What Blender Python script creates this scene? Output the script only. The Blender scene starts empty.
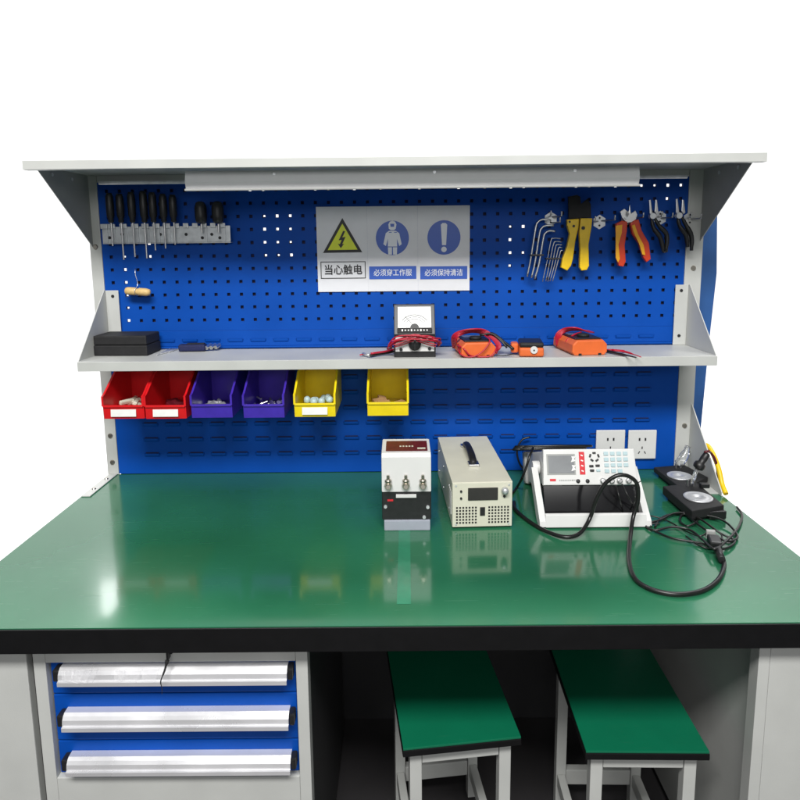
import bpy, bmesh, math, random
from mathutils import Vector, Matrix
random.seed(7)
S = bpy.context.scene
C = S.collection
PI = math.pi
# ------------------------------------------------------------------ camera numbers
CAM = Vector((0.016513, -1.904541, 0.704848)); YAW, PITCH, ROLL = 0.0040107, 0.1459716, -0.0104159
FPX, V0 = 640.0, 336.2444
cy, sy, cp, sp, cr, sr = math.cos(YAW), math.sin(YAW), math.cos(PITCH), math.sin(PITCH), math.cos(ROLL), math.sin(ROLL)
FW = Vector((-sy*cp, cy*cp, -sp)); R0 = Vector((cy, sy, 0)); U0 = R0.cross(FW)
RT = R0*cr + U0*sr; UP = -R0*sr + U0*cr
def P(u, v, ax, val):
    """point on the world plane axis=val that the photograph shows at (u, v)"""
    ax = 'xyz'.index(ax)
    d = RT*(u-400)/FPX - UP*(v-V0)/FPX + FW
    return CAM + d*((val-CAM[ax])/d[ax])

# ------------------------------------------------------------------ materials
def mat(name, col, rough=0.5, metal=0.0, noise=0.0, nscale=30.0, bump=0.0, bscale=200.0, rvar=0.0, coat=0.0,
        emit=None, trans=0.0, alpha=1.0, spec=0.5, translucent=0.0):
    m = bpy.data.materials.new(name); m.use_nodes = True
    nt = m.node_tree; b = nt.nodes['Principled BSDF']
    b.inputs['Base Color'].default_value = (*col, 1); b.inputs['Roughness'].default_value = rough
    b.inputs['Metallic'].default_value = metal; b.inputs['Specular IOR Level'].default_value = spec
    b.inputs['Coat Weight'].default_value = coat; b.inputs['Coat Roughness'].default_value = 0.08
    b.inputs['Transmission Weight'].default_value = trans; b.inputs['Alpha'].default_value = alpha
    if emit: b.inputs['Emission Color'].default_value = (*emit, 1); b.inputs['Emission Strength'].default_value = 1
    tc = nt.nodes.new('ShaderNodeTexCoord')
    if noise or rvar:
        n = nt.nodes.new('ShaderNodeTexNoise'); n.inputs['Scale'].default_value = nscale; n.inputs['Detail'].default_value = 6
        nt.links.new(tc.outputs['Object'], n.inputs['Vector'])
        if noise:
            mr = nt.nodes.new('ShaderNodeMapRange'); mr.inputs[1].default_value = .3; mr.inputs[2].default_value = .7
            mr.inputs[3].default_value = 1-noise; mr.inputs[4].default_value = 1+noise
            mx = nt.nodes.new('ShaderNodeVectorMath'); mx.operation = 'SCALE'; mx.inputs[0].default_value = col
            nt.links.new(n.outputs['Fac'], mr.inputs[0]); nt.links.new(mr.outputs[0], mx.inputs['Scale'])
            nt.links.new(mx.outputs[0], b.inputs['Base Color'])
        if rvar:
            m2 = nt.nodes.new('ShaderNodeMapRange'); m2.inputs[1].default_value = .3; m2.inputs[2].default_value = .7
            m2.inputs[3].default_value = max(.02, rough-rvar); m2.inputs[4].default_value = rough+rvar
            nt.links.new(n.outputs['Fac'], m2.inputs[0]); nt.links.new(m2.outputs[0], b.inputs['Roughness'])
    if bump:
        n2 = nt.nodes.new('ShaderNodeTexNoise'); n2.inputs['Scale'].default_value = bscale; n2.inputs['Detail'].default_value = 4
        nt.links.new(tc.outputs['Object'], n2.inputs['Vector'])
        bp = nt.nodes.new('ShaderNodeBump'); bp.inputs['Strength'].default_value = bump; bp.inputs['Distance'].default_value = .002
        nt.links.new(n2.outputs['Fac'], bp.inputs['Height']); nt.links.new(bp.outputs[0], b.inputs['Normal'])
    if translucent:
        t = nt.nodes.new('ShaderNodeBsdfTranslucent'); t.inputs[0].default_value = (*col, 1)
        ms = nt.nodes.new('ShaderNodeMixShader'); ms.inputs[0].default_value = translucent
        nt.links.new(b.outputs[0], ms.inputs[1]); nt.links.new(t.outputs[0], ms.inputs[2])
        nt.links.new(ms.outputs[0], nt.nodes['Material Output'].inputs[0])
    return m
M = dict(
 green=mat('green_laminate', (.019,.130,.062), .15, noise=.17, nscale=2.6, bump=.05, bscale=6, rvar=.07, coat=.35),
 edge=mat('black_edge', (.0035,.0035,.004), .5, noise=.2, nscale=40, spec=.3),
 blue=mat('blue_steel', (.001,.062,.36), .5, spec=.16, noise=.13, nscale=4, bump=.12, bscale=700, rvar=.06),
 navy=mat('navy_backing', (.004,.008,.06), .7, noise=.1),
 grey=mat('grey_paint', (.50,.51,.49), .42, noise=.05, nscale=9, bump=.12, bscale=900, rvar=.07),
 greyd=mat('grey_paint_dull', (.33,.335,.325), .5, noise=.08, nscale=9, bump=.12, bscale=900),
 white=mat('white_plastic', (.66,.66,.65), .35, noise=.03, nscale=14),
 cream=mat('cream_enamel', (.62,.61,.50), .4, noise=.04, nscale=20, bump=.1, bscale=800),
 alu=mat('brushed_aluminium', (.80,.80,.82), .33, metal=.55, noise=.05, nscale=12, rvar=.08),
 steel=mat('bright_steel', (.62,.62,.62), .3, metal=1),
 zinc=mat('zinc_clip', (.62,.64,.66), .38, metal=.5, noise=.15, nscale=50),
 black=mat('black_plastic', (.012,.012,.013), .42, noise=.3, nscale=60),
 blackm=mat('black_matte', (.008,.008,.009), .7, noise=.3, nscale=60, bump=.2, bscale=500),
 rubber=mat('cable_rubber', (.008,.008,.008), .32, noise=.2, nscale=50),
 red=mat('red_plastic', (.62,.008,.012), .35, noise=.06, nscale=30),
 purple=mat('purple_plastic', (.05,.022,.36), .35, noise=.08, nscale=30),
 yellow=mat('yellow_plastic', (.80,.62,.008), .35, noise=.05, nscale=30),
 yellowh=mat('yellow_grip', (.80,.52,.004), .4, noise=.06, nscale=60),
 orange=mat('orange_rubber', (.72,.14,.03), .45, noise=.06, nscale=40),
 redc=mat('red_lead', (.42,.008,.03), .4, noise=.1, nscale=40),
 paper=mat('label_paper', (.78,.78,.76), .6, noise=.04, nscale=60),
 sign=mat('sign_film', (.88,.89,.92), .4, noise=.03, nscale=20, translucent=.27),
 signblue=mat('sign_blue', (.03,.10,.46), .4),
 signyel=mat('sign_yellow', (.68,.75,.01), .4, noise=.05),
 ink=mat('sign_black', (.01,.01,.012), .5),
 signwhite=mat('sign_white', (.75,.78,.84), .45),
 glass=mat('screen_glass', (.01,.008,.007), .12, noise=.2),
 screen=mat('grey_screen', (.16,.17,.18), .2, noise=.1, nscale=30),
 dial=mat('dial_paper', (.66,.67,.66), .35, noise=.03, nscale=60),
 maroon=mat('maroon_label', (.10,.006,.012), .45, noise=.15, nscale=60),
 clear=mat('clear_acrylic', (.9,.92,.93), .08, trans=.9),
 silver=mat('silver_dish', (.62,.63,.65), .38, metal=.7),
 wood=mat('pale_wood', (.62,.43,.18), .55, noise=.15, nscale=90),
 floor=mat('dark_floor', (.035,.033,.035), .5, noise=.3, nscale=2, bump=.2, bscale=30),
 wall=mat('white_backdrop', (.85,.85,.85), .8, noise=.01, nscale=2),
 green2=mat('green_seat', (.003,.135,.066), .35, noise=.07, nscale=7, bump=.1, bscale=400),
 keypad=mat('pale_keys', (.42,.55,.58), .4), redlab=mat('red_label', (.58,.02,.03), .45, noise=.1, nscale=80),
 bracket=mat('brass_screw', (.45,.42,.36), .35, metal=1),
 bluecurtain=mat('blue_cover', (.02,.09,.28), .6, noise=.15, nscale=8),
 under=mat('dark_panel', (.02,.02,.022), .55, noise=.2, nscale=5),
 film=mat('wrap_film', (.8,.8,.82), .12, trans=.3, alpha=.28),
 lampw=mat('lamp_enamel', (.80,.81,.82), .4, noise=.02),
 painted_reflection=mat('green_reflection', (.022,.19,.10), .2, noise=.1, nscale=30),  # paler green for the reflection painted on the desktop
 footlil=mat('frosted_foot', (.50,.53,.62), .2, trans=.35, noise=.05),
 glossblack=mat('gloss_black', (.008,.008,.009), .12, noise=.2, nscale=20),
 pale_reflection=mat('pale_green_reflection', (.03,.26,.14), .2, noise=.08, nscale=20),  # unused lighter green for the same painted reflection
)

def scuffs(m, base_rough):
    nt = m.node_tree; b = nt.nodes['Principled BSDF']; tc = [n for n in nt.nodes if n.type == 'TEX_COORD'][0]
    src = b.inputs['Roughness'].links[0].from_socket if b.inputs['Roughness'].links else None
    acc = None
    for ang, sc in ((.4, 9), (1.9, 7), (2.7, 11)):
        mp = nt.nodes.new('ShaderNodeMapping'); mp.inputs['Rotation'].default_value[2] = ang; mp.inputs['Scale'].default_value = (sc, sc*28, sc)
        n = nt.nodes.new('ShaderNodeTexNoise'); n.inputs['Scale'].default_value = 1; n.inputs['Detail'].default_value = 3
        mr = nt.nodes.new('ShaderNodeMapRange'); mr.inputs[1].default_value = .69; mr.inputs[2].default_value = .75; mr.inputs[3].default_value = 0; mr.inputs[4].default_value = .22
        nt.links.new(tc.outputs['Object'], mp.inputs[0]); nt.links.new(mp.outputs[0], n.inputs['Vector']); nt.links.new(n.outputs['Fac'], mr.inputs[0])
        a = nt.nodes.new('ShaderNodeMath'); a.operation = 'ADD'; nt.links.new(mr.outputs[0], a.inputs[0])
        if acc is None:
            if src: nt.links.new(src, a.inputs[1])
            else: a.inputs[1].default_value = base_rough
        else: nt.links.new(acc, a.inputs[1])
        acc = a.outputs[0]
    nt.links.new(acc, b.inputs['Roughness'])
scuffs(M['green'], .16); scuffs(M['green2'], .35)
# ------------------------------------------------------------------ mesh helpers
class MB:
    def __init__(s, base=None): s.bm = bmesh.new(); s.mats = [base] if base else []
    def _mi(s, m):
        if m is None: return 0
        if m not in s.mats: s.mats.append(m)
        return s.mats.index(m)
    def _tag(s, faces, mi, smooth=False):
        for f in faces: f.material_index = mi; f.smooth = smooth
    def box(s, c, d, rot=None, bev=0, m=None, seg=2):
        mi = s._mi(m); n0 = set(s.bm.faces)
        r = bmesh.ops.create_cube(s.bm, size=1)
        vs = r['verts']; mt = Matrix.Translation(Vector(c)) @ (rot.to_4x4() if rot else Matrix()) @ Matrix.Diagonal((*d, 1))
        bmesh.ops.transform(s.bm, matrix=mt, verts=vs)
        if bev:
            es = list({e for v in vs for e in v.link_edges})
            bmesh.ops.bevel(s.bm, geom=es, offset=min(bev, min(d)*.49), segments=seg, profile=.6, affect='EDGES')
        s._tag([f for f in s.bm.faces if f not in n0], mi); return s
    def bb(s, x0, x1, y0, y1, z0, z1, **k):
        return s.box(((x0+x1)/2, (y0+y1)/2, (z0+z1)/2), (abs(x1-x0), abs(y1-y0), abs(z1-z0)), **k)
    def cyl(s, p0, p1, r0, r1=None, seg=20, m=None):
        mi = s._mi(m); p0 = Vector(p0); p1 = Vector(p1); r1 = r0 if r1 is None else r1
        d = p1-p0; q = d.to_track_quat('Z', 'Y')
        rings = []
        for p, r in ((p0, r0), (p1, r1)):
            rings.append([s.bm.verts.new(p + q @ Vector((math.cos(2*PI*k/seg)*r, math.sin(2*PI*k/seg)*r, 0))) for k in range(seg)])
        for k in range(seg):
            f = s.bm.faces.new((rings[0][k], rings[0][(k+1)%seg], rings[1][(k+1)%seg], rings[1][k])); f.smooth = True; f.material_index = mi
        for r, rev in ((rings[0], True), (rings[1], False)):
            f = s.bm.faces.new(r[::-1] if rev else r); f.material_index = mi
            for e in f.edges: e.smooth = False
        return s
    def tube(s, pts, r, seg=10, m=None, smoothing=4, cap=True):
        mi = s._mi(m); pts = [Vector(p) for p in pts]
        if smoothing and len(pts) > 2:                      # Catmull-Rom
            q = [pts[0]*2-pts[1]] + pts + [pts[-1]*2-pts[-2]]; o = []
            for i in range(1, len(q)-2):
                for k in range(smoothing):
                    t = k/smoothing; a, b, c, d = q[i-1:i+3]
                    o.append(.5*((2*b)+(-a+c)*t+(2*a-5*b+4*c-d)*t*t+(-a+3*b-3*c+d)*t**3))
            pts = o + [pts[-1]]
        n = len(pts); tan = [(pts[min(i+1,n-1)]-pts[max(i-1,0)]).normalized() for i in range(n)]
        up = Vector((0,0,1)) if abs(tan[0].z) < .9 else Vector((1,0,0)); rings = []
        nrm = (up - tan[0]*up.dot(tan[0])).normalized()
        for i in range(n):
            nrm = nrm - tan[i]*nrm.dot(tan[i])
            nrm = nrm.normalized() if nrm.length > 1e-6 else up
            bn = tan[i].cross(nrm); rr = r[min(len(r)-1, int(i/(n-1)*(len(r)-1)+.5))] if isinstance(r, (list, tuple)) else r
            rings.append([s.bm.verts.new(pts[i] + (nrm*math.cos(2*PI*k/seg) + bn*math.sin(2*PI*k/seg))*rr) for k in range(seg)])
        for i in range(n-1):
            for k in range(seg):
                f = s.bm.faces.new((rings[i][k], rings[i][(k+1)%seg], rings[i+1][(k+1)%seg], rings[i+1][k])); f.smooth = True; f.material_index = mi
        for rg in (rings[0][::-1], rings[-1]):
            f = s.bm.faces.new(rg); f.material_index = mi
        return s
    def prism(s, poly, a, b, axis='y', bev=0, m=None):
        """poly = list of 2-D points in the plane across axis; extruded from a to b"""
        mi = s._mi(m); n0 = set(s.bm.faces)
        def pt(p, t): return {'y': (p[0], t, p[1]), 'x': (t, p[0], p[1]), 'z': (p[0], p[1], t)}[axis]
        A = [s.bm.verts.new(pt(p, a)) for p in poly]; B = [s.bm.verts.new(pt(p, b)) for p in poly]; n = len(poly)
        s.bm.faces.new(A); s.bm.faces.new(B[::-1])
        for i in range(n): s.bm.faces.new((A[i], B[i], B[(i+1)%n], A[(i+1)%n]))
        fs = [f for f in s.bm.faces if f not in n0]; bmesh.ops.recalc_face_normals(s.bm, faces=fs)
        if bev:
            es = list({e for f in fs[:2] for e in f.edges})
            bmesh.ops.bevel(s.bm, geom=es, offset=bev, segments=2, profile=.6, affect='EDGES')
        s._tag([f for f in s.bm.faces if f not in n0], mi); return s
    def lathe(s, prof, c=(0,0,0), seg=28, m=None, rot=None):
        mi = s._mi(m); c = Vector(c); rings = []
        for r, z in prof:
            rings.append([s.bm.verts.new(c + ((rot or Matrix.Identity(3)) @ Vector((r*math.cos(2*PI*k/seg), r*math.sin(2*PI*k/seg), z)))) for k in range(seg)])
        for i in range(len(rings)-1):
            for k in range(seg):
                f = s.bm.faces.new((rings[i][k], rings[i][(k+1)%seg], rings[i+1][(k+1)%seg], rings[i+1][k])); f.smooth = True; f.material_index = mi
        for rg in (rings[0][::-1], rings[-1]):
            f = s.bm.faces.new(rg); f.material_index = mi
        return s
    def quad(s, pts, m=None):
        mi = s._mi(m); f = s.bm.faces.new([s.bm.verts.new(p) for p in pts]); f.material_index = mi; return s
    def xf(s, mt): bmesh.ops.transform(s.bm, matrix=mt, verts=s.bm.verts); return s
    def build(s, name, m=None, parent=None):
        me = bpy.data.meshes.new(name); s.bm.to_mesh(me); s.bm.free()
        for k in (s.mats if s.mats else [m]): me.materials.append(k)
        o = bpy.data.objects.new(name, me); C.objects.link(o)
        if parent: o.parent = parent
        return o
def wpart(mb, name, m, parent):
    """build from world coordinates under a parent empty that has only a location (or a parent chain)"""
    loc = Vector((0,0,0)); p = parent
    while p: loc += p.location; p = p.parent
    mb.xf(Matrix.Translation(-loc)); return mb.build(name, m, parent)
def tag(o, label, cat, group=None, kind=None):
    o['label'] = label; o['category'] = cat
    if group: o['group'] = group
    if kind: o['kind'] = kind
    return o
def thing(name, label, cat, loc=(0,0,0), rot=(0,0,0), group=None):
    o = bpy.data.objects.new(name, None); C.objects.link(o); o.location = loc; o.rotation_euler = rot; o.empty_display_size = .05
    return tag(o, label, cat, group)
def one(mb, name, m, label, cat, group=None):
    """a one-mesh thing from world coordinates, its origin moved to its base"""
    xs = [v.co for v in mb.bm.verts]
    c = Vector((sum(v.x for v in xs)/len(xs), sum(v.y for v in xs)/len(xs), min(v.z for v in xs)))
    mb.xf(Matrix.Translation(-c)); o = mb.build(name, m); o.location = c
    return tag(o, label, cat, group)
def copy_tree(o, parent=None):
    c = o.copy(); C.objects.link(c); c.parent = parent
    for ch in list(o.children): copy_tree(ch, c)
    return c
def text_mesh(txt, size, m, name, parent, mt, ext=.0002, xs=1, bold=0.0):
    cu = bpy.data.curves.new(name, 'FONT'); cu.body = txt; cu.size = size; cu.extrude = ext; cu.align_x = 'CENTER'; cu.align_y = 'CENTER'; cu.offset = bold
    t = bpy.data.objects.new('tmp', cu); C.objects.link(t); dg = bpy.context.evaluated_depsgraph_get()
    me = bpy.data.meshes.new_from_object(t.evaluated_get(dg)); bpy.data.objects.remove(t)
    me.transform(mt @ Matrix.Diagonal((xs, 1, 1, 1))); me.materials.clear(); me.materials.append(m); me.name = name
    o = bpy.data.objects.new(name, me); C.objects.link(o); o.parent = parent; return o
FRONT = Matrix.Rotation(PI/2, 4, 'X')     # text in the XZ plane facing -y

# ------------------------------------------------------------------ setting
FZ = -0.80
o = MB().quad([(-6,-6,FZ),(6,-6,FZ),(6,.12,FZ),(-6,.12,FZ)]).build('floor', M['floor']); o['kind'] = 'structure'
sweep = [(.121,FZ),(1.2,FZ)] + [(1.2+.9*math.sin(a), FZ+.9-.9*math.cos(a)) for a in [PI/2*k/14 for k in range(1,15)]] + [(2.1,5)]
bd = MB()
for (ya, za), (yb, zb) in zip(sweep, sweep[1:]): bd.quad([(-6,ya,za),(6,ya,za),(6,yb,zb),(-6,yb,zb)])
bmesh.ops.remove_doubles(bd.bm, verts=bd.bm.verts[:], dist=1e-5)
for f_ in bd.bm.faces: f_.smooth = True
o = bd.build('backdrop', M['wall']); o['kind'] = 'structure'

# ------------------------------------------------------------------ the workbench
D = .806; HX = .9
B = thing('workbench', 'blue and grey steel workbench with green top, pegboard back, shelf and canopy', 'workbench', (0,0,FZ))
dt = wpart(MB().bb(-HX,HX,-D,0.0,-.012,0), 'desktop', M['green'], B)
wpart(MB().bb(-HX+.001,HX-.001,-D+.001,.02,-.050,-.0125).bb(-HX,HX,-D-.0035,-D-.0003,-.050,-.0015,bev=.001), 'edge_band', M['edge'], dt)
# posts: folded channels, flanges facing the room
def post(xo, xi, s):
    m = MB().bb(xo, xi, -.004, .04, .0005, .9045, bev=.002)
    o = wpart(m, 'post', M['grey'], B)
    for z in ((.04,.125,.70) if s < 0 else (.14,.62)):
        wpart(MB().cyl(((xo+xi)/2, -.004, z), ((xo+xi)/2, -.008, z), .008, .006, 14), 'screw', M['bracket'], o)
    return o
post(-.902, -.868, -1); post(.852, .902, 1)
# pegboard: a real sheet with square holes
px0, pz0, pp, hh = -.690, .480, .038, .0048
XL, XR, ZB, ZT = -.8675, .8515, .448, .885
cols = [px0+pp*k for k in range(-4, 41)]; rows = [pz0+pp*j for j in range(0, 11)]
def pegsheet():
    bm = bmesh.new()
    xs = [XL] + [v for c in cols for v in (c-hh, c+hh)] + [XR]; zs = [ZB] + [v for c in rows for v in (c-hh, c+hh)] + [ZT]
    gr = [[bm.verts.new((x, -.001, z)) for z in zs] for x in xs]
    for i in range(len(xs)-1):
        for j in range(len(zs)-1):
            if i % 2 == 1 and j % 2 == 1: continue
            bm.faces.new((gr[i][j], gr[i+1][j], gr[i+1][j+1], gr[i][j+1]))
    r = bmesh.ops.extrude_face_region(bm, geom=bm.faces[:]); vs = [g for g in r['geom'] if isinstance(g, bmesh.types.BMVert)]
    bmesh.ops.translate(bm, verts=vs, vec=(0,.003,0)); bmesh.ops.recalc_face_normals(bm, faces=bm.faces[:])
    m = MB(); m.bm.free(); m.bm = bm; return m
peg = wpart(pegsheet(), 'pegboard', M['blue'], B)
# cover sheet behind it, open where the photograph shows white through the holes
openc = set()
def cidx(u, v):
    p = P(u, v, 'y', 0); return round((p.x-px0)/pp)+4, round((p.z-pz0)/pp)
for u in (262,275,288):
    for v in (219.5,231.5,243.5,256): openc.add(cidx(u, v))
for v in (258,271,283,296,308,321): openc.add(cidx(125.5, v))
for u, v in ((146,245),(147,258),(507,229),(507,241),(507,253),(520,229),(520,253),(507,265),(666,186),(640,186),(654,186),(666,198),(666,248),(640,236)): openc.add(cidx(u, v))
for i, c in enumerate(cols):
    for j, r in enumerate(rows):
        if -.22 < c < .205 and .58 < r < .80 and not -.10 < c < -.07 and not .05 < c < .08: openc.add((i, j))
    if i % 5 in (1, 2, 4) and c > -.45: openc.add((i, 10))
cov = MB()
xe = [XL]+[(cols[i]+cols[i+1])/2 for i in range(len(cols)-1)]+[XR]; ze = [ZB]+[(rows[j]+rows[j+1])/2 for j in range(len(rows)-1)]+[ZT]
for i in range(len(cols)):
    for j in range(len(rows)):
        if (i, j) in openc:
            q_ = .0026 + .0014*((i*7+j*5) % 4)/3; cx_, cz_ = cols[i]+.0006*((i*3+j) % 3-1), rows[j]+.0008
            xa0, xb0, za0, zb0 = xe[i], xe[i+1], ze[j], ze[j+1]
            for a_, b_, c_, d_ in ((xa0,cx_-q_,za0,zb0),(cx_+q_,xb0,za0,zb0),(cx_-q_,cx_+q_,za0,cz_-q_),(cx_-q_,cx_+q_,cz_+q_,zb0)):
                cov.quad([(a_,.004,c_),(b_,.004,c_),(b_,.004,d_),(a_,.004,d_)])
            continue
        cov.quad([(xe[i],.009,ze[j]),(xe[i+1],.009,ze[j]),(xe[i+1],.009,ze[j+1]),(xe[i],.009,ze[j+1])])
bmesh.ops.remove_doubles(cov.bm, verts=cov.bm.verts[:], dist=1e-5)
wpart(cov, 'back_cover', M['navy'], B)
# louvred lower panel
lou = MB(M['blue']).bb(XL,XR,-.0010,.002,.002,.394)
lou.bb(XL,XR,-.002,.002,.4005,.4475,bev=.0008).bb(XL,XR,-.006,-.0012,.3955,.4003)
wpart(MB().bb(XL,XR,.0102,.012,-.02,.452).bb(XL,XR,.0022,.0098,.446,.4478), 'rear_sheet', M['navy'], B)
def louvre(m, s, x, z, w=.048, h=.013):
    # stamped lip: lower edge in the sheet, upper edge standing out over a dark slot
    n = 5; 
    prof = [(-.0011, z-h/2), (-.0055, z-h*.1), (-.0066, z+h*.42), (-.0052, z+h*.42), (-.004, z), (-.0011, z-h*.3)]
    m.prism([(y, zz) for y, zz in prof], x-w/2+.003, x+w/2-.003, axis='x')
    for sx in (-1, 1):
        e = x+sx*(w/2-.003); m.prism([(-.0011, z-h/2), (-.0066, z+h*.42), (-.0011, z+h*.42)], e-.0008, e+sx*.0022, axis='x')
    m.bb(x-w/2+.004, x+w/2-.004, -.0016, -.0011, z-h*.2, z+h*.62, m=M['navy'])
xs_ = [-.760+.0685*k for k in range(0, 23)]
for z in (.062,.110,.158,.206,.254,.302,.350):
    for x in xs_: louvre(lou, None, x, z)
for x in xs_: louvre(lou, None, x, .417)
lp = wpart(lou, 'louvre_panel', M['blue'], B)
# shelf
SW = .866
sh = wpart(MB().bb(-SW,SW,-.200,-.0065,.3895,.392,bev=.0008).bb(-SW,SW,-.2026,-.2002,.366,.392,bev=.001).bb(-SW,SW,-.2001,-.18,.366,.368), 'shelf', M['grey'], B)
def shelf_end(s):
    x = s*SW
    m = MB().prism([(-.0065,.3925), (-.0065,.572), (-.018,.572), (-.198,.393)], x-s*.0005, x-s*.0028, axis='x')
    m.bb(x-s*.003, x-s*.041, -.0105, -.008, .3925, .572, bev=.0006)
    o = wpart(m, 'end_bracket', M['grey'], sh)
    for z in (.555,.42): wpart(MB().cyl((x-s*.024, -.0106, z), (x-s*.024, -.0125, z), .0045, seg=12), 'screw', M['ink'], sh)
shelf_end(-1); shelf_end(1)
# canopy, its front lip and end gussets
cn = wpart(MB().bb(-.8955,.8955,-.318,.06,.905,.9075,bev=.0008).bb(-.8955,.8955,-.3215,-.3185,.887,.9085,bev=.001).bb(-.895,.895,-.3184,-.30,.887,.889), 'canopy', M['grey'], B)
wpart(MB().bb(-.866,.850,-.004,.03,.8865,.9045), 'rear_rail', M['grey'], cn)
for s in (-1, 1):
    x = s*.8925
    m = MB().prism([(-.005,.700),(-.005,.9048),(-.262,.9048),(-.262,.893)], x-.0012, x+.0012, axis='x')
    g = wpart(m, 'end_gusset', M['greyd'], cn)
    for y, z in ((-.20,.888),(-.10,.885)): wpart(MB().cyl((x-s*.0013,y,z), (x-s*.004,y,z), .005, seg=12), 'screw', M['zinc'], cn)
# foot plate on the left, triangular foot gusset on the right
f = wpart(MB().bb(-.8985,-.872,-.18,-.0045,.0005,.0035,bev=.001), 'foot_plate', M['grey'], B)
for y in (-.05,-.13): wpart(MB().cyl((-.885,y,.0036),(-.885,y,.007),.006,.004,12), 'screw', M['bracket'], f)
wpart(MB().prism([(-.0045,.0006),(-.0045,.21),(-.215,.012),(-.215,.0006)], .8935, .8965, axis='x').bb(.865,.8933,-.20,-.0045,.0005,.003), 'foot_gusset', M['grey'], B)
# side panels of the under frame
def P2(u, v, y): return P(u, v, 'y', y)
ped = thing('side_cabinet', 'plain pale grey steel panel leg cabinet below right end of green desktop', 'cabinet', (.8,-.4,FZ))
m = MB().bb(.718,.899,-.775,-.772,FZ+.02,-.052,bev=.001).bb(.696,.7175,-.775,-.745,FZ+.02,-.052,bev=.001)
wpart(m, 'front_panel', M['grey'], ped)
wpart(MB().bb(.7178,.7208,-.7445,-.08,FZ+.02,-.052), 'side_panel', M['grey'], ped)
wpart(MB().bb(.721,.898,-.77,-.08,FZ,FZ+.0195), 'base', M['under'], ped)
pedl = thing('side_cabinet', 'plain pale grey steel door cabinet left of the blue drawers', 'cabinet', (-.8,-.4,FZ))
wpart(MB().bb(-.899,-.716,-.775,-.755,FZ+.02,-.052,bev=.002), 'door', M['grey'], pedl)
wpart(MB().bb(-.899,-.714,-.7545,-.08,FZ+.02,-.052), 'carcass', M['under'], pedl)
# modesty panel and underside rail
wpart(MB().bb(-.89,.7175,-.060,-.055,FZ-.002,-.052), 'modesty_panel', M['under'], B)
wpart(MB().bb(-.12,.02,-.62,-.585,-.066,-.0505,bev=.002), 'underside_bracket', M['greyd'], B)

# ------------------------------------------------------------------ drawer cabinet
x0, x1 = -.7055, -.1735; yf = -.772
zTF = P(46, 663, 'y', yf).z
DC = thing('drawer_cabinet', 'grey steel cabinet with three blue drawers and full width silver handles under the desktop', 'drawers', ((x0+x1)/2,-.4,FZ))
fr = MB()
fr.bb(x0,x0+.024,yf,yf+.03,FZ+.02,-.0515,bev=.0015).bb(x1-.023,x1,yf,yf+.03,FZ+.02,-.0515,bev=.0015)
fr.bb(x0+.0242,x1-.0232,yf,yf+.03,zTF,-.0515,bev=.0015)
fr.bb(x0+.0242,x1-.0232,yf,yf+.03,FZ+.02,-.345,bev=.0015)
wpart(fr, 'frame', M['grey'], DC)
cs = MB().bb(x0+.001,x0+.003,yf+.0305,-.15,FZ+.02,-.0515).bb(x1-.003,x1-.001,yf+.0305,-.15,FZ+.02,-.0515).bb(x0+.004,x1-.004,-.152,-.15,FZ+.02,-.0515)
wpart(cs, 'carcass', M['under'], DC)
xa, xb = x0+.0265, x1-.0255
def drawer(zt, zb, hz):
    d = wpart(MB().bb(xa,xb,yf+.012,yf+.03,zb,zt,bev=.002).bb(xa+.01,xb-.01,yf+.0305,-.2,zb+.004,zt-.02), 'drawer', M['blue'], DC)
    prof = [(yf+.0115,hz),(yf-.003,hz-.001),(yf-.009,hz-.005),(yf-.013,hz-.011),(yf-.0145,hz-.018),(yf-.0145,hz-.0215),(yf-.019,hz-.023),(yf-.019,hz-.031),(yf-.0165,hz-.031),(yf-.0165,hz-.026),(yf-.0115,hz-.024),(yf-.0115,hz-.013),(yf-.006,hz-.0075),(yf+.0115,hz-.004)]
    h = wpart(MB().prism(prof, xa+.027, xb-.013, axis='x'), 'handle', M['alu'], d)
    for s, xx in ((-1, xa+.0155), (1, xb-.0125)):
        wpart(MB().bb(xx, xx+(.011 if s < 0 else .0105), yf-.012, yf+.0115, hz-.026, hz-.002, bev=.003), 'end_cap', M['black'], d)
def zz(v, y): return P(200, v, 'y', y).z
g1, g2, g3 = zz(697, yf), zz(744, yf), zz(790, yf)
for (zt, zb, v) in ((zTF-.0015, g1+.001, 686), (g1-.0015, g2+.001, 731.5), (g2-.0015, -.3435, 776)): drawer(zt, zb, zz(v, yf-.019)+.031)
lk = MB().cyl((-.437,yf-.001,-.066),(-.437,yf-.006,-.066),.009,.0085,18).box((-.437,yf-.012,-.070),(.004,.014,.018),bev=.001)
lk.tube([(-.437,yf-.018,-.078),(-.441,yf-.026,-.095),(-.446,yf-.034,-.110),(-.445,yf-.033,-.125),(-.447,yf-.030,-.14)], [.004,.002,.0012,.0008,.0006], 7)
wpart(lk, 'lock', M['black'], DC)
random.seed(3)
for i in range(7):
    xx = xa+.03+random.random()*.16; w = .02+random.random()*.03; yy=yf-.0235-random.random()*.002
    yy += .007; zc = zz(686, yf-.019)+.031
    a=[(xx,yf-.008,zc-random.random()*.003),(xx+w,yf-.007,zc),(xx+w*.8,yy,zc-.018-random.random()*.006),(xx+w*.1,yy,zc-.014)]
    wpart(MB().quad([Vector(p)+Vector((0,-.003-.0005*i,.001)) for p in a]), 'torn_film', M['film'], DC)

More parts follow.
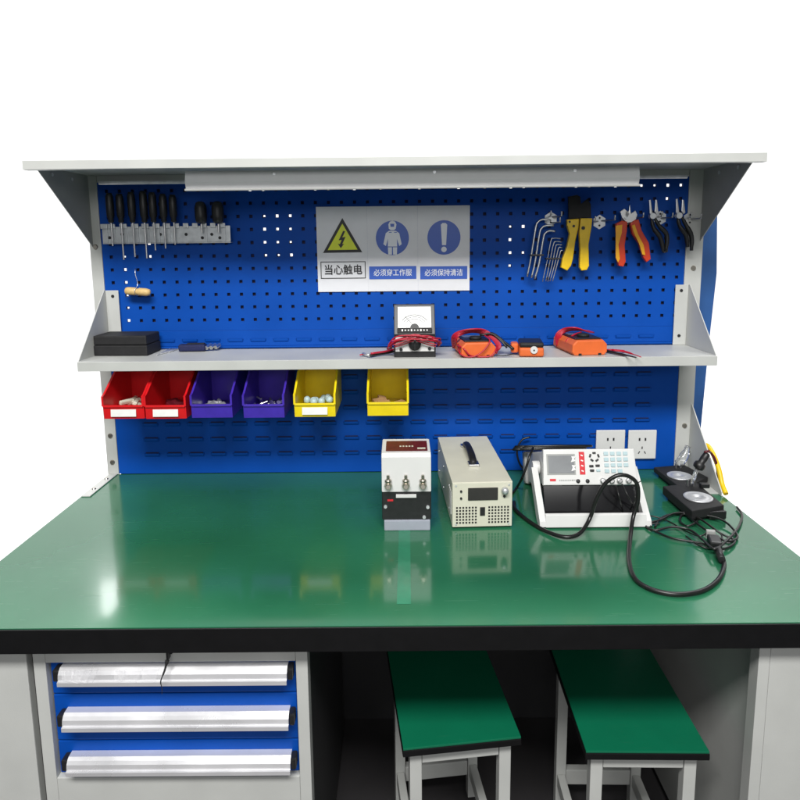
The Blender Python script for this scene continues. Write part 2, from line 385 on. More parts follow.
# ------------------------------------------------------------------ stools
def make_stool(label, w, d):
    t = thing('stool', label, 'stool', group='stools pushed in under the bench')
    s = MB().bb(-w/2,w/2,0,d,.447,.452,bev=.001).build('seat', M['green2'], t)
    MB().bb(-w/2-.001,w/2+.001,-.001,d+.001,.4315,.4468,bev=.002).build('seat_edge', M['edge'], s)
    q = .026
    for sx in (-1, 1):
        for y in (.018, d-.018-q):
            xx = sx*(w/2-.016-q/2)
            MB().bb(xx-q/2,xx+q/2,y,y+q,0.004,.431,bev=.002).build('leg', M['grey'], t)
    r = MB().bb(-w/2+.043,w/2-.043,.02,.04,.395,.427,bev=.002).bb(-w/2+.043,w/2-.043,d-.04,d-.02,.395,.427,bev=.002)
    for sx in (-1, 1):
        xx = sx*(w/2-.016-q/2); r.bb(xx-.010,xx+.010,.045,d-.045,.395,.427,bev=.002)
    r.build('top_rail', M['grey'], t)
    r = MB()
    for sx in (-1, 1):
        xx = sx*(w/2-.016-q/2); r.bb(xx-.010,xx+.010,.0445,d-.0445,.070,.105,bev=.002)
    r.bb(-w/2+.043,w/2-.043,d-.041,d-.021,.072,.115,bev=.002)
    r.build('stretcher', M['grey'], t)
    return t
s1 = make_stool('green topped stool with white legs, squarely placed beside the right grey side cabinet', .255, .36)
s1.location = (.518, -.712, FZ); s1.rotation_euler = (0,0,math.radians(-1.0))
s2 = copy_tree(s1); s2['label'] = 'green topped stool with white legs, turned slightly, nearer the blue drawers'
s2.location = (.136, -.685, FZ); s2.rotation_euler = (0,0,math.radians(7))

# ------------------------------------------------------------------ lamp under the canopy
L = thing('batten_lamp', 'long unlit white metal strip light under the canopy front', 'light', (.04,-.25,.845))
lx0, lx1 = -.524, .612
wpart(MB().prism([(-.215,.886),(-.262,.886),(-.268,.858),(-.262,.842),(-.222,.842)], lx0, lx1, axis='x', bev=.0012), 'housing', M['lampw'], L)
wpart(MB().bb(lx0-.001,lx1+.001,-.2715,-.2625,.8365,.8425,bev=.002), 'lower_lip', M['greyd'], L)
for x in (-.30,.10,.45): wpart(MB().cyl((x,-.2635,.877),(x,-.267,.877),.004,seg=10), 'screw', M['zinc'], L)
wpart(MB().tube([(lx0-.26,-.17,.868),(lx0-.02,-.17,.868),(lx0-.001,-.22,.868)], .0045), 'conduit', M['zinc'], L)
wpart(MB().tube([(lx1+.16,-.17,.868),(lx1+.02,-.17,.868),(lx1+.001,-.22,.868)], .0045), 'conduit', M['zinc'], L)

# ------------------------------------------------------------------ signs
def sgn(u, v): p = P(u, v, 'y', -.006); return p
sz0, sz1 = .561, .809
edges = [-.2325, -.084, .064, .2165]
def sign(i, label):
    a, b = edges[i]+.0001, edges[i+1]-.0001
    t = thing('safety_sign', label, 'sign', ((a+b)/2, -.004, sz0), group='safety signs on the pegboard')
    wpart(MB().bb(a,b,-.005,-.0035,sz0,sz1), 'sheet', M['sign'], t)
    return t, (a+b)/2
def rim(poly, off):   # shrink a polygon towards its centroid
    cx = sum(p[0] for p in poly)/len(poly); cz = sum(p[1] for p in poly)/len(poly)
    return [(cx+(x-cx)*off, cz+(z-cz)*off) for x, z in poly]
def zs5(x, y): return P(300+x/4.2105, 190+y/4.2105, 'y', -.006)
t, c = sign(0, 'white sign with yellow lightning triangle and black Chinese caption')
tri = [zs5(*q) for q in ((97,265),(178,118),(262,262))]; tri = [(p.x, p.z) for p in tri]
wpart(MB().prism(tri, -.0058, -.0052), 'triangle_border', M['ink'], t)
tr2 = rim(tri, .76); wpart(MB().prism(tr2, -.0066, -.0060), 'triangle', M['signyel'], t)
bolt = [(182,172),(163,212),(176,210),(168,228),(160,226),(172,245),(186,226),(178,228),(192,197),(178,200),(190,174)]
wpart(MB().prism([(zs5(*q).x, zs5(*q).z) for q in bolt], -.0074, -.0068), 'lightning_bolt', M['ink'], t)
q0, q1 = zs5(86,302), zs5(277,372)
fm = MB(); w = .0022
fm.bb(q0.x,q1.x,-.0058,-.0052,q0.z-w,q0.z).bb(q0.x,q1.x,-.0058,-.0052,q1.z,q1.z+w).bb(q0.x,q0.x+w,-.0058,-.0052,q1.z+w,q0.z-w).bb(q1.x-w,q1.x,-.0058,-.0052,q1.z+w,q0.z-w)
wpart(fm, 'caption_frame', M['ink'], t)
def caption(txt, q0, q1, m, t, size, xs, y=-.0066):
    loc = Vector(((q0.x+q1.x)/2, y, (q0.z+q1.z)/2-.001)) - t.location
    text_mesh(txt, size, m, 'caption', t, Matrix.Translation(loc) @ FRONT, xs=xs, bold=.0004 if len(txt) == 4 else .00015)
caption('当心触电', q0, q1, M['ink'], t, .031, .92)
# man in work clothes
t, c = sign(1, 'white sign with blue disc showing a figure in work clothes')
cc = zs5(389,202)
def disc(cc, r=.0485):
    return MB().prism([(cc.x+r*math.cos(2*PI*k/48), cc.z+r*1.03*math.sin(2*PI*k/48)) for k in range(48)], -.0058, -.0052)
wpart(disc(cc), 'disc', M['signblue'], t)
fg = MB()
def fp(pts): fg.prism([(zs5(*q).x, zs5(*q).z) for q in pts], -.0066, -.0060)
fp([(374,163),(372,145),(378,133),(389,129),(400,133),(406,145),(403,163),(396,169),(382,169)])
fp([(374,172),(404,172),(418,182),(428,228),(418,236),(408,205),(409,238),(370,238),(370,205),(362,236),(351,228),(361,182)])
fp([(370,241),(387,241),(387,272),(372,272)]); fp([(391,241),(409,241),(408,272),(392,272)])
wpart(fg, 'figure', M['signwhite'], t)
wpart(MB().prism([(cc.x-.006,zs5(389,142).z),(cc.x+.006,zs5(389,142).z),(cc.x+.005,zs5(389,155).z),(cc.x-.005,zs5(389,155).z)],-.0072,-.0068).bb(zs5(372,0).x,zs5(384,0).x,-.0072,-.0068,zs5(0,184).z,zs5(0,181).z).bb(zs5(394,0).x,zs5(406,0).x,-.0072,-.0068,zs5(0,184).z,zs5(0,181).z), 'figure_detail', M['signblue'], t)
q0, q1 = zs5(291,322), zs5(490,374)
wpart(MB().bb(q0.x,q1.x,-.0058,-.0052,q1.z,q0.z), 'caption_bar', M['signblue'], t)
caption('必须穿工作服', q0, q1, M['signwhite'], t, .0215, .88)
t, c = sign(2, 'white sign with blue disc holding an exclamation mark')
cc = zs5(606,200); wpart(disc(cc), 'disc', M['signblue'], t)
ex = MB().prism([(zs5(*q).x, zs5(*q).z) for q in ((593,146),(600,139),(613,139),(620,146),(615,232),(598,232))], -.0066, -.0060)
e2 = zs5(606,250); ex.prism([(e2.x+.008*math.cos(2*PI*k/20), e2.z+.008*math.sin(2*PI*k/20)) for k in range(20)], -.0066, -.0060)
wpart(ex, 'exclamation_mark', M['signwhite'], t)
q0, q1 = zs5(506,322), zs5(704,374)
wpart(MB().bb(q0.x,q1.x,-.0058,-.0052,q1.z,q0.z), 'caption_bar', M['signblue'], t)
caption('必须保持清洁', q0, q1, M['signwhite'], t, .0215, .88)

# ------------------------------------------------------------------ sockets
def socket(u0, u1, lab):
    a, b = P2(u0,459,-.012), P2(u1,430,-.012); x_, X_, z_, Z_ = a.x, b.x, a.z, b.z
    t = thing('wall_socket', lab, 'socket', ((x_+X_)/2,-.001,z_), group='sockets on the blue panel')
    wpart(MB().bb(x_,X_,-.0125,-.0072,z_,Z_,bev=.003), 'faceplate', M['white'], t)
    cx, cz = (x_+X_)/2, (z_+Z_)/2; k = MB()
    for dx in (-.009,.009): k.bb(cx+dx-.0025,cx+dx+.0025,-.0130,-.0124,cz+.012,cz+.021)
    k.bb(cx-.0016,cx+.0016,-.0130,-.0124,cz-.014,cz-.006)
    for dx, r in ((-.009,.5),(.009,-.5)): k.box((cx+dx,-.0127,cz-.025),(.0028,.0006,.009),rot=Matrix.Rotation(r,3,'Y'))
    wpart(k, 'socket_holes', M['ink'], t)
socket(595.5,625.5,'white power socket on the blue panel, the one partly behind the bench meter')
socket(627.5,657,'white power socket on the blue panel, the one beside the right post')

# ------------------------------------------------------------------ hanging bins
def make_bin(name, m, fill, label):
    t = thing(name, label, 'bin', group='small parts bins hung under the shelf')
    w, d, w2 = .112, .19, .092; th = .003
    ht, hm, hl = .125, .066, .036
    b = MB()
    prof = [(0,0),(0,ht),(-.085,ht),(-d+.012,hm),(-d,hm-.004),(-d+.004,0)]
    for s in (-1, 1): b.prism(prof, s*(w/2-th), s*w/2, axis='x', bev=.0008)
    b.bb(-w/2+th,w/2-th,-d+.004,0,0,th).bb(-w/2+th,w/2-th,-th,0,th,ht)
    b.prism([(-d+.004,0),(-d,hl),(-d+th,hl),(-d+.004+th,.0)], -w/2+th, w/2-th, axis='x')
    b.bb(-w/2+th*.5,w/2-th*.5,-d-.0035,-d+.004,hl-.003,hl+.003,bev=.0015)
    for s in (-1, 1): b.prism([(-.085,ht-.003),(-.085,ht+.002),(-d+.010,hm+.002),(-d-.002,hm-.002),(-d-.002,hl),(-d+.004,hl),(-d+.006,hm-.008),(-.089,ht-.006)], s*(w/2-th-.001), s*(w/2+.0015), axis='x')
    b.build('tray', m, t)
    MB().prism([(-.0345,.007),(.0345,.007),(.0345,.027),(-.0345,.027)], -.0012, 0, axis='y').xf(Matrix.Translation((0,-d-.0012,0)) @ Matrix.Rotation(-.09,4,'X')).build('paper_label', M['paper'], t)
    k = MB().bb(-.03,.03,.0,.004,ht-.02,ht-.012); k.build('hook', m, t)
    return t
def contents(t, kind):
    random.seed({'clips':2,'screws':4,'blocks':9,'caps':6}[kind] + int(t.location.x*100)); m = MB()
    n = {'clips':7,'screws':16,'blocks':6,'caps':9}[kind]
    for i in range(n):
        x = random.uniform(-.035,.035); y = random.uniform(-.15,-.06); z = .012+random.random()*.014
        r = Matrix.Rotation(random.random()*3,3,'Z') @ Matrix.Rotation(random.random()*.6,3,'X')
        if kind == 'clips': m.box((x,y,z),(.045,.011,.012),rot=r,bev=.003)
        elif kind == 'screws': m.cyl((x,y,z),Vector((x,y,z))+r@Vector((.014,0,.006)),.003,.003,8).cyl(Vector((x,y,z)),Vector((x,y,z))+r@Vector((-.004,0,-.0015)),.0065,.0065,8)
        elif kind == 'blocks': m.box((x,y,z),(.034,.022,.012),rot=r,bev=.001)
        else: m.lathe([(.008,0),(.010,.004),(.009,.014),(.004,.018)],(x,y,z),14,rot=r)
    return m
BINS = [(124,'parts_bin','red',419,'red open front bin under the shelf, the one nearest the left post'),
 (166,'parts_bin','red',419,'red open front bin under the shelf, next to the purple bins'),
 (212,'parts_bin','purple',418,'purple open front bin beside the red bins, with pale clips inside'),
 (264,'parts_bin','purple',418,'purple open front bin next to the yellow bins, holding shiny screws'),
 (315,'parts_bin','yellow',417,'yellow open front bin with a white paper label, beside the purple bin'),
 (388,'parts_bin','yellow',416,'yellow open front bin standing apart, holding brown pieces')]
protos = {}
ck = [('clips',M['cream']),('blocks',M['maroon']),('clips',M['silver']),('screws',M['steel']),('caps',M['keypad']),('blocks',mat('brown_card',(.35,.2,.09),.7,noise=.1))]
for (u, nm, colr, v, lab), (kind, cm) in zip(BINS, ck):
    if colr not in protos: t = protos[colr] = make_bin(nm, M[colr], kind, lab)
    else: t = copy_tree(protos[colr]); t['label'] = lab
    p = P2(u, v, -.203); t.location = (p.x, -.0135, p.z)
    if u == 388:
        for ch in list(t.children):
            if ch.name.startswith('paper_label'): bpy.data.objects.remove(ch)
    if colr == 'purple':
        for ch in list(t.children):
            if ch.name.startswith('paper_label'): bpy.data.objects.remove(ch)
    g = contents(t, kind); g.xf(Matrix.Translation(t.location))
    nmz = {'clips':'cable_clips','blocks':'card_pieces','screws':'loose_screws','caps':'plastic_caps'}[kind]
    one(g, nmz, cm, {124:'pale cable clips lying in the leftmost red bin',166:'dark red pieces lying in the red bin next to purple',212:'whitish clips lying in the purple bin beside the red bins',
      264:'shiny loose screws lying in the purple bin by the yellow bin',315:'greenish plastic caps lying in the labelled yellow bin',388:'brown card pieces lying in the unlabelled yellow bin'}[u], 'small parts')

# ------------------------------------------------------------------ tool rail with screwdrivers
def z7(x, y, yy=-.03): return P(90+x/5.333, 180+y/5.333, 'y', yy)
T = thing('tool_rail', 'grey metal clip rail holding screwdrivers at top left of the pegboard', 'tool rail', (-.66,-.005,.71))
a, b = z7(62,250,-.03), z7(750,330,-.03)
wpart(MB().bb(a.x,b.x,-.030,-.0275,b.z,a.z,bev=.001).bb(a.x,b.x,-.030,-.0035,b.z-.0025,b.z-.0003), 'rail', M['zinc'], T)
tabs = [78,117,180,242,297,355,411,463,513,562,610,658,708]
k = MB(); h = MB()
for i, tx in enumerate(tabs):
    w = .020 if tx < 430 else .015; c = z7(tx,243).x
    k.bb(c-w/2,c+w/2,-.037,-.0302,a.z-.006,a.z+.008,bev=.001)
    if i < 7 or i in (10, 12):
        k.bb(c+w*.32,c+w*.32+.003,-.036,-.0302,b.z+.002,a.z-.007)
wpart(k, 'clip', M['zinc'], T)
for i, hx in enumerate((172,375,513,600,650,105,693)):
    c = z7(hx, 290 if i<5 and i != 3 else 308); wpart(MB().cyl((c.x,-.0305,c.z),(c.x,-.0315,c.z),.0045,seg=12), 'rail_hole', M['ink'], T)
def screwdriver(x, tipz, topz, hr, lab, loose=False):
    t = thing('screwdriver', lab, 'screwdriver', (x,-.040,tipz), group='screwdrivers in the clip rail')
    wpart(MB().cyl((x,-.042,tipz),(x,-.042,a.z+.012),.0024,seg=10), 'shaft', M['steel'], t)
    wpart(MB().lathe([(.004,0),(.008,.004),(.007,.012),(hr,.02),(hr*1.05,.05),(hr,(topz-a.z)-.022),(hr*.7,topz-a.z-.012)], (x,-.042,a.z+.010), 16), 'grip', M['black'], t)
sd = [(172,425,70),(233,410,60),(296,418,55),(345,375,62),(400,365,70),(452,345,75),(118,352,66)]
ords = ['first','second','third','fourth','fifth','sixth','seventh']
ordm = {118:'first',172:'second',233:'third',296:'fourth',345:'fifth',400:'sixth',452:'seventh'}
for (tx, ty, hy) in sd:
    screwdriver(z7(tx,300,-.042).x, z7(tx,ty,-.042).z, z7(tx,hy,-.042).z, .0105, 'black gripped screwdriver, %s from the left post in the grey clip rail' % ordm[tx])
for tx, wd in ((600,'nearer the other screwdrivers'),(690,'at the free right end')):
    x = z7(tx,300,-.042).x
    t = thing('stubby_screwdriver', 'short fat black screwdriver in the clip rail, %s' % wd, 'screwdriver', (x,-.042,a.z-.03), group='short drivers in the clip rail')
    wpart(MB().cyl((x,-.046,a.z-.02),(x,-.046,a.z+.004),.003,seg=10), 'shaft', M['steel'], t)
    wpart(MB().lathe([(.008,0),(.015,.006),(.017,.02),(.017,.045),(.013,.058),(.006,.062)], (x,-.046,a.z+.006), 20), 'grip', M['black'], t)
# wooden handled wire saw on a hook
t = thing('wire_saw', 'pale wooden toggle handle hanging on thin wire below the screwdrivers', 'tool', z7(255,600,-.03))
a0, a1 = z7(186,590,-.03), z7(322,600,-.03)
mid = (a0+a1)/2
hd = MB(); dirx = (a1-a0).normalized(); L_ = (a1-a0).length
prof = [(.004,0),(.0095,.003),(.0115,.01),(.0115,L_*.42),(.0095,L_*.46),(.0095,L_*.52),(.0115,L_*.56),(.0115,L_-.012),(.009,L_-.003),(.004,L_)]
hd.lathe(prof, a0, 20, rot=dirx.to_track_quat('Z','Y').to_matrix())
wpart(hd, 'toggle_handle', M['wood'], t)
hk = z7(250,480,-.01)
wpart(MB().tube([(hk.x,-.001,hk.z+.004),(hk.x,-.02,hk.z+.004),(hk.x+.002,-.028,hk.z-.012),(mid.x+.002,-.03,mid.z+.022),(mid.x-.004,-.0425,mid.z+.003),(mid.x,-.038,mid.z-.010),(mid.x+.003,-.022,mid.z-.009),(mid.x+.002,-.021,mid.z+.012)], .0009, 6), 'wire', M['steel'], t)

# ------------------------------------------------------------------ hooks and hand tools on the right
def z6(x, y, yy=-.02): return P(520+x/4.2105, 190+y/4.2105, 'y', yy)
def poly6(pts, yy=-.02): return [(z6(x,y,yy).x, z6(x,y,yy).z) for x, y in pts]
def hookplate(cx, cy, lab, arms):
    c = z6(cx, cy, -.004); t = thing('hook_plate', lab, 'hook', (c.x,-.0012,c.z-.02), group='metal hooks on the pegboard')
    r = .021; m = MB().prism([(c.x+r*.95*math.sin(k*PI/3), c.z+r*math.cos(k*PI/3)) for k in range(6)], -.0035, -.0013, bev=.0004)
    wpart(m, 'plate', M['zinc'], t)
    for dz in (-.010, .012): wpart(MB().cyl((c.x,-.0035,c.z+dz),(c.x,-.0042,c.z+dz),.003,seg=10), 'plate_hole', M['ink'], t)
    for dx, dz in arms:
        wpart(MB().tube([(c.x+dx*.2,-.0045,c.z+dz),(c.x+dx*.6,-.02,c.z+dz),(c.x+dx,-.042,c.z+dz),(c.x+dx,-.048,c.z+dz+.004),(c.x+dx,-.049,c.z+dz+.014)], .0022, 8), 'hook_arm', M['steel'], t)
hookplate(130,122,'zinc double hook plate holding the silver hex keys',((-.01,.008),(.02,.006),(.016,-.011)))
hookplate(335,135,'hexagonal zinc hook plate between the yellow and the orange pliers',((-.026,.002),(.03,.004)))
hookplate(452,118,'zinc hook plate behind the orange gripped pliers',((-.014,.004),(.03,.0)))
hookplate(590,118,'zinc hook plate behind the dark pliers hung away from the post',((-.012,.004),(.018,.0)))
hookplate(716,122,'zinc hook plate on the right post behind black pliers',((-.016,.004),(.012,.0)))
# hex key sets
def hexkeys(nm, lab, keys, r, band):
    c = z6(*keys[0][-1], -.035); t = thing(nm, lab, 'hex key set', c)
    for i, pts in enumerate(keys):
        wpart(MB().tube([z6(x,y,-.030-.003*i) for x, y in pts], r, 6, smoothing=5), 'hex_key', M['steel'], t)
    p, q = z6(*band[0],-.034), z6(*band[1],-.034)
    wpart(MB().box((p+q)/2, (abs(q.x-p.x)+.008,.020,.005), bev=.001), 'holder_band', M['black'], t)
hexkeys('hex_key_set', 'large set of three silver hex keys hanging left of the yellow pliers',
  [[(130,128),(96,124),(76,135),(66,160),(45,290),(30,365)],[(142,150),(110,150),(92,160),(82,185),(64,300),(48,370)],[(148,174),(124,172),(106,182),(98,205),(80,310),(62,374)]], .0032, ((48,272),(92,276)))
hexkeys('hex_key_set', 'small set of five thin silver hex keys below the large keys',
  [[(172,205),(142,203),(130,214),(114,300),(95,386)],[(176,219),(150,217),(141,228),(126,300),(109,384)],[(177,231),(158,230),(150,240),(136,310),(117,386)],[(178,243),(166,242),(160,252),(146,315),(126,384)],[(180,255),(173,255),(169,265),(155,318),(137,384)]], .0015, ((112,287),(164,291)))
# yellow wire strippers
t = thing('wire_strippers', 'wire strippers with two yellow handles hanging from the pegboard', 'pliers', z6(230,330,-.035))
wpart(MB().prism(poly6([(190,125),(240,122),(237,160),(224,215),(214,290),(206,318),(190,338),(165,325),(170,290),(190,235),(200,185),(190,150)]), -.045,-.028, bev=.003), 'handle', M['yellowh'], t)
wpart(MB().prism(poly6([(246,120),(295,120),(291,160),(279,230),(281,318),(272,335),(250,338),(242,325),(244,250),(240,180)]), -.045,-.028, bev=.003), 'handle', M['yellowh'], t)
wpart(MB().prism(poly6([(196,30),(232,22),(246,30),(250,60),(275,40),(290,60),(292,118),(245,119),(242,121),(198,122)]), -.041,-.031, bev=.002), 'jaws', M['blackm'], t)
k = MB()
for x, y, rr in ((209,134,.0032),(226,152,.0038),(266,160,.0052)):
    p = z6(x,y,-.045); k.cyl((p.x,-.0452,p.z),(p.x,-.046,p.z),rr,seg=14)
wpart(k, 'rivet', M['ink'], t)
# red and yellow pliers
t = thing('combination_pliers', 'silver pliers with red and orange yellow grips hanging open', 'pliers', z6(460,310,-.035))
def grip(outer, inner):
    g = wpart(MB().prism(poly6(outer), -.044,-.028, bev=.003), 'grip', M['redc2'], t)
    wpart(MB().prism(poly6(inner, -.045), -.0475,-.0443, bev=.0012), 'grip_inlay', M['yelinl'], g)
M['redc2'] = mat('red_grip', (.60,.045,.010), .4, noise=.05); M['yelinl'] = mat('amber_grip', (.85,.40,.01), .4, noise=.05)
grip([(394,142),(418,130),(441,134),(439,172),(430,230),(434,300),(424,322),(405,318),(396,282),(397,190)], [(402,150),(430,146),(428,180),(414,230),(420,290),(412,306),(402,285),(402,200)])
grip([(452,142),(470,128),(488,124),(500,170),(530,222),(538,290),(521,303),(508,285),(490,225),(462,185)], [(470,150),(482,145),(496,185),(520,232),(527,275),(514,272),(500,225),(478,180)])
wpart(MB().prism(poly6([(420,118),(412,92),(430,80),(448,96),(452,62),(458,100),(476,88),(484,105),(478,124),(462,136),(440,140)]), -.040,-.031, bev=.001), 'jaws', M['steel'], t)
c = z6(450,116,-.041); wpart(MB().cyl((c.x,-.040,c.z),(c.x,-.0435,c.z),.006,seg=16), 'pivot', M['zinc'], t)
def blackpliers(lab, j1, j2, joint, h1, h2):
    c = z6(*joint,-.035); t = thing('long_nose_pliers', lab, 'pliers', c, group='black gripped pliers')
    wpart(MB().prism(poly6(j1), -.040,-.032, bev=.001), 'jaw', M['steel'], t); wpart(MB().prism(poly6(j2), -.040,-.032, bev=.001), 'jaw', M['steel'], t)
    wpart(MB().cyl((c.x,-.0305,c.z),(c.x,-.0435,c.z),.009,.0085,18), 'pivot', M['zinc'], t)
    for hdl in (h1, h2): wpart(MB().tube([z6(x,y,-.036) for x, y in hdl], [.004,.0055,.007,.0065,.005], 10), 'grip', M['black'], t)
blackpliers('dark pliers with black grips hanging away from the right post, jaws up',
  [(533,44),(540,42),(546,95),(560,105),(548,112),(536,100)], [(566,44),(560,42),(556,92),(563,105),(572,98)], (556,110), [(553,118),(562,160),(590,200),(605,262)], [(566,116),(585,150),(618,190),(614,262)])
blackpliers('dark pliers with black grips hanging in front of the right post',
  [(645,40),(652,38),(658,92),(670,104),(658,110),(646,96)], [(678,44),(671,42),(668,90),(676,104),(684,96)], (667,108), [(665,116),(672,150),(698,190),(706,240)], [(680,112),(700,150),(722,195),(722,255)])

# ------------------------------------------------------------------ things on the shelf
SZ = .3925
p0, p1 = P(100,354,'z',SZ), P(152,353,'z',SZ)
t = thing('instrument_case', 'black hard case lying at the left end of the shelf', 'case', ((p0.x+p1.x)/2+.004,-.05,SZ), (0,0,math.radians(-2)))
wd = .155
MB().bb(-wd/2,wd/2,-.062,.035,.0,.030,bev=.003).build('case_base', M['blackm'], t)
MB().bb(-wd/2+.001,wd/2-.001,-.061,.034,.031,.058,bev=.004).build('lid', M['blackm'], t)
m = MB()
for i in range(4):
    a, b = P(157+4*i,355-1.0*i,'z',SZ+.002), P(176+2*i,346+.5*i,'z',SZ+.002); m.tube([a,(a+b)/2,b], .0018, 6, smoothing=0)
m.box(P(173,349,'z',SZ+.0005), (.075,.028,.001), rot=Matrix.Rotation(.15,3,'Z'))
one(m, 'drill_bit_strip', M['silver'], 'flat silver strip of thin bits beside the black case', 'bits')
p = P(193,351,'z',SZ)
t = thing('folding_knife', 'dark folding multi tool with silver ends lying on the shelf', 'multi tool', p, (0,0,.06))
MB().box((0,0,.011),(.078,.030,.020),bev=.006,seg=3).build('tool_body', M['navy'], t)
MB().box((.01,-.002,.0225),(.05,.014,.003),bev=.001).build('grip_inset', M['blackm'], t)
k = MB()
for i in range(3): k.cyl((.042+.013*i,-.012+.003*i,.010),(.050+.013*i,.012,.016),.006,.0055,14)
k.build('silver_ring', M['steel'], t)
# analogue meter, leaning back
p = P(415,357.5,'z',SZ)
A = thing('analogue_multimeter', 'black analogue multimeter with white needle dial and red lead round it', 'multimeter', (p.x,-.176,SZ))
W = .114
MB().prism([(0,0),(0,.058),(.012,.062),(.050,.138),(.085,.138),(.085,0)], -W/2, W/2, axis='x', bev=.002).build('case', M['black'], A)
MB().bb(-W/2+.004,W/2-.004,-.0015,-.0002,.016,.056,bev=.0005).build('front_plate', M['white'], A)
tilt = math.atan2(.038,.076)
dm = Matrix.Translation((0,.0125,.0635)) @ Matrix.Rotation(-tilt,4,'X')
MB().bb(-.046,.046,-.0022,-.0004,.016,.078,bev=.0005).xf(dm).build('dial', M['dial'], A)
arc = MB()
for rr, wid in ((.040,.0007),(.034,.0005),(.028,.0004)):
    pts = [(rr*math.cos(q)*1.05, -.0026, .014+rr*math.sin(q)) for q in [math.radians(35+110*i/16) for i in range(17)]]
    arc.tube(pts, wid, 4, smoothing=0)
arc.tube([(0,-.003,.018),(-.026,-.003,.05)], .0004, 4, smoothing=0)
arc.lathe([(.012,0),(.012,.001)], (0,-.0025,.016), 20, rot=Matrix.Rotation(PI/2,3,'X'))
arc.xf(dm).build('dial_scale', M['ink'], A)
MB().bb(-.048,.048,-.0035,-.0003,.001,.0145,bev=.001).xf(dm).build('dial_foot', M['blackm'], A)
mk = MB()
for i in range(9): mk.box((-.034+.0085*i,-.0038,.0085),(.004,.0006,.0035 if i%3 else .006))
mk.xf(dm).build('dial_marks', M['paper'], A)
MB().lathe([(.017,0),(.0165,.008),(.006,.010)], (0,-.0015,.036), 24, rot=Matrix.Rotation(PI/2,3,'X')).box((0,-.0125,.036),(.006,.006,.028),bev=.001).build('selector_knob', M['black'], A)
k = MB()
for x, z in ((-.040,.048),(.040,.048),(-.038,.022),(.040,.024)): k.cyl((x,-.0015,z),(x,-.005,z),.0045,seg=12)
k.build('jack', M['ink'], A)
rl = MB()
random.seed(5)
for i in range(4):
    pts = []
    for q in range(13):
        ang = 2*PI*q/12; pts.append((.056*math.cos(ang)*(1+.04*i), -.010+.055*max(0,math.sin(ang))*1.9-.006*(i%2)-.004*(math.cos(ang)**2), .052+.006*i-.018*abs(math.cos(ang))-.012*(1-math.sin(ang))*.2))
    rl.tube([(x, y if y < .0 else .09, z) for x, y, z in pts] if False else pts[6:]+[pts[0]], .0017, 7)
LM = rl; loc = A.location
for i, (a_, b_, c_) in enumerate(((0,0,0),(.010,.004,.008),(.004,.016,.012),(-.004,.006,-.004))):
    LM.tube([(-.064,.03,.024+a_),(-.067-.003*i,.0,.028+a_),(-.050,-.014-.003*i,.044+b_),(0,-.018-.003*i,.056+c_*.6),(.045,-.014-.003*i,.052+a_*.7),(.066+.002*i,.0,.034+b_),(.064,.03,.026+c_*.3)], .0019, 7)
LM.xf(Matrix.Translation(loc)); one(LM, 'test_lead', M['redc'], 'dark red test lead looped around the analogue multimeter', 'cable')
bl = MB()
a, b, c, d = P(360,355,'z',SZ+.006), P(370,355.5,'z',SZ+.006), P(385,353,'z',SZ+.006), P(399,351,'z',SZ+.006)
bl.tube([b,c,d], [.0045,.004,.003], 8, m=M['black']).tube([P(363,354,'z',SZ+.006),b], .0048, 8, m=M['silver']).tube([a,P(364,354,'z',SZ+.006)], .0018, 6, m=M['redc']).tube([P(371,353.5,'z',SZ+.012),P(385,351.5,'z',SZ+.012),P(396,349,'z',SZ+.012)], .0028, 7, m=M['redc'])
one(bl, 'test_probe', M['black'], 'black and red test probes lying left of the analogue multimeter', 'probe')
# orange handheld meters
def handheld(lab, loc, rz, w, d, h):
    t = thing('digital_multimeter', lab, 'multimeter', loc, (0,0,rz), group='orange handheld meters on the shelf')
    MB().prism([(-w/2+.008,0),(w/2-.008,0),(w/2,.009),(w/2-.001,h-.012),(w/2-.012,h),(-w/2+.012,h),(-w/2+.001,h-.012),(-w/2,.009)], 0, d, axis='y', bev=.004).build('holster', M['orange'], t)
    MB().bb(-w/2+.012,w/2-.012,.014,d-.010,h+.0002,h+.004,bev=.002).build('front_face', M['black'], t)
    MB().bb(-w/2+.02,w/2-.02,d*.55,d-.022,h+.0042,h+.005).build('display', M['screen'], t)
    MB().lathe([(.017,0),(.016,.007),(.003,.008)], (0,d*.33,h+.0042), 20).build('selector_knob', M['blackm'], t)
    k = MB()
    for s in (-1, 1): k.bb(s*(w/2-.022)-.004,s*(w/2-.022)+.004,-.002,.004,.001,.006)
    k.build('foot', M['ink'], t)
    return t
p = P(478,358,'z',SZ); loc1 = Vector((p.x+.003,-.188,SZ)); handheld('orange digital multimeter wrapped in purplish red leads, next to the analogue meter', loc1, .10, .096, .13, .040)
p = P(590,356,'z',SZ); loc2 = Vector((p.x+.002,-.176,SZ)); handheld('orange digital multimeter at the right end of the shelf items, leads tucked behind', loc2, .12, .100, .15, .042)
lm = MB()
for i in range(5):
    o_ = .003*i
    lm.tube([loc1+Vector(q) for q in ((-.050-o_,.10,.01),(-.056-o_,.06,.035+o_),(-.050,.05,.052+o_),(-.01,.065-o_*2,.060+o_),(.03,.055,.052+o_),(.052+o_,.03,.030),(.050,.01+o_,.008))], .0022, 7)
lm.tube([loc1+Vector(q) for q in ((-.052,.06,.02),(-.055,.02,.03),(-.040,-.006,.024),(-.026,-.008,.008),(-.005,-.007,.003),(.03,-.009,.004),(.045,-.004,.018),(.052,.02,.028))], .0022, 7)
lm.tube([loc1+Vector(q) for q in ((-.052,.04,.03),(-.050,-.004,.010),(-.020,-.012,.003),(.01,-.010,.018),(.03,.0,.045),(.02,.04,.055))], .002, 7)
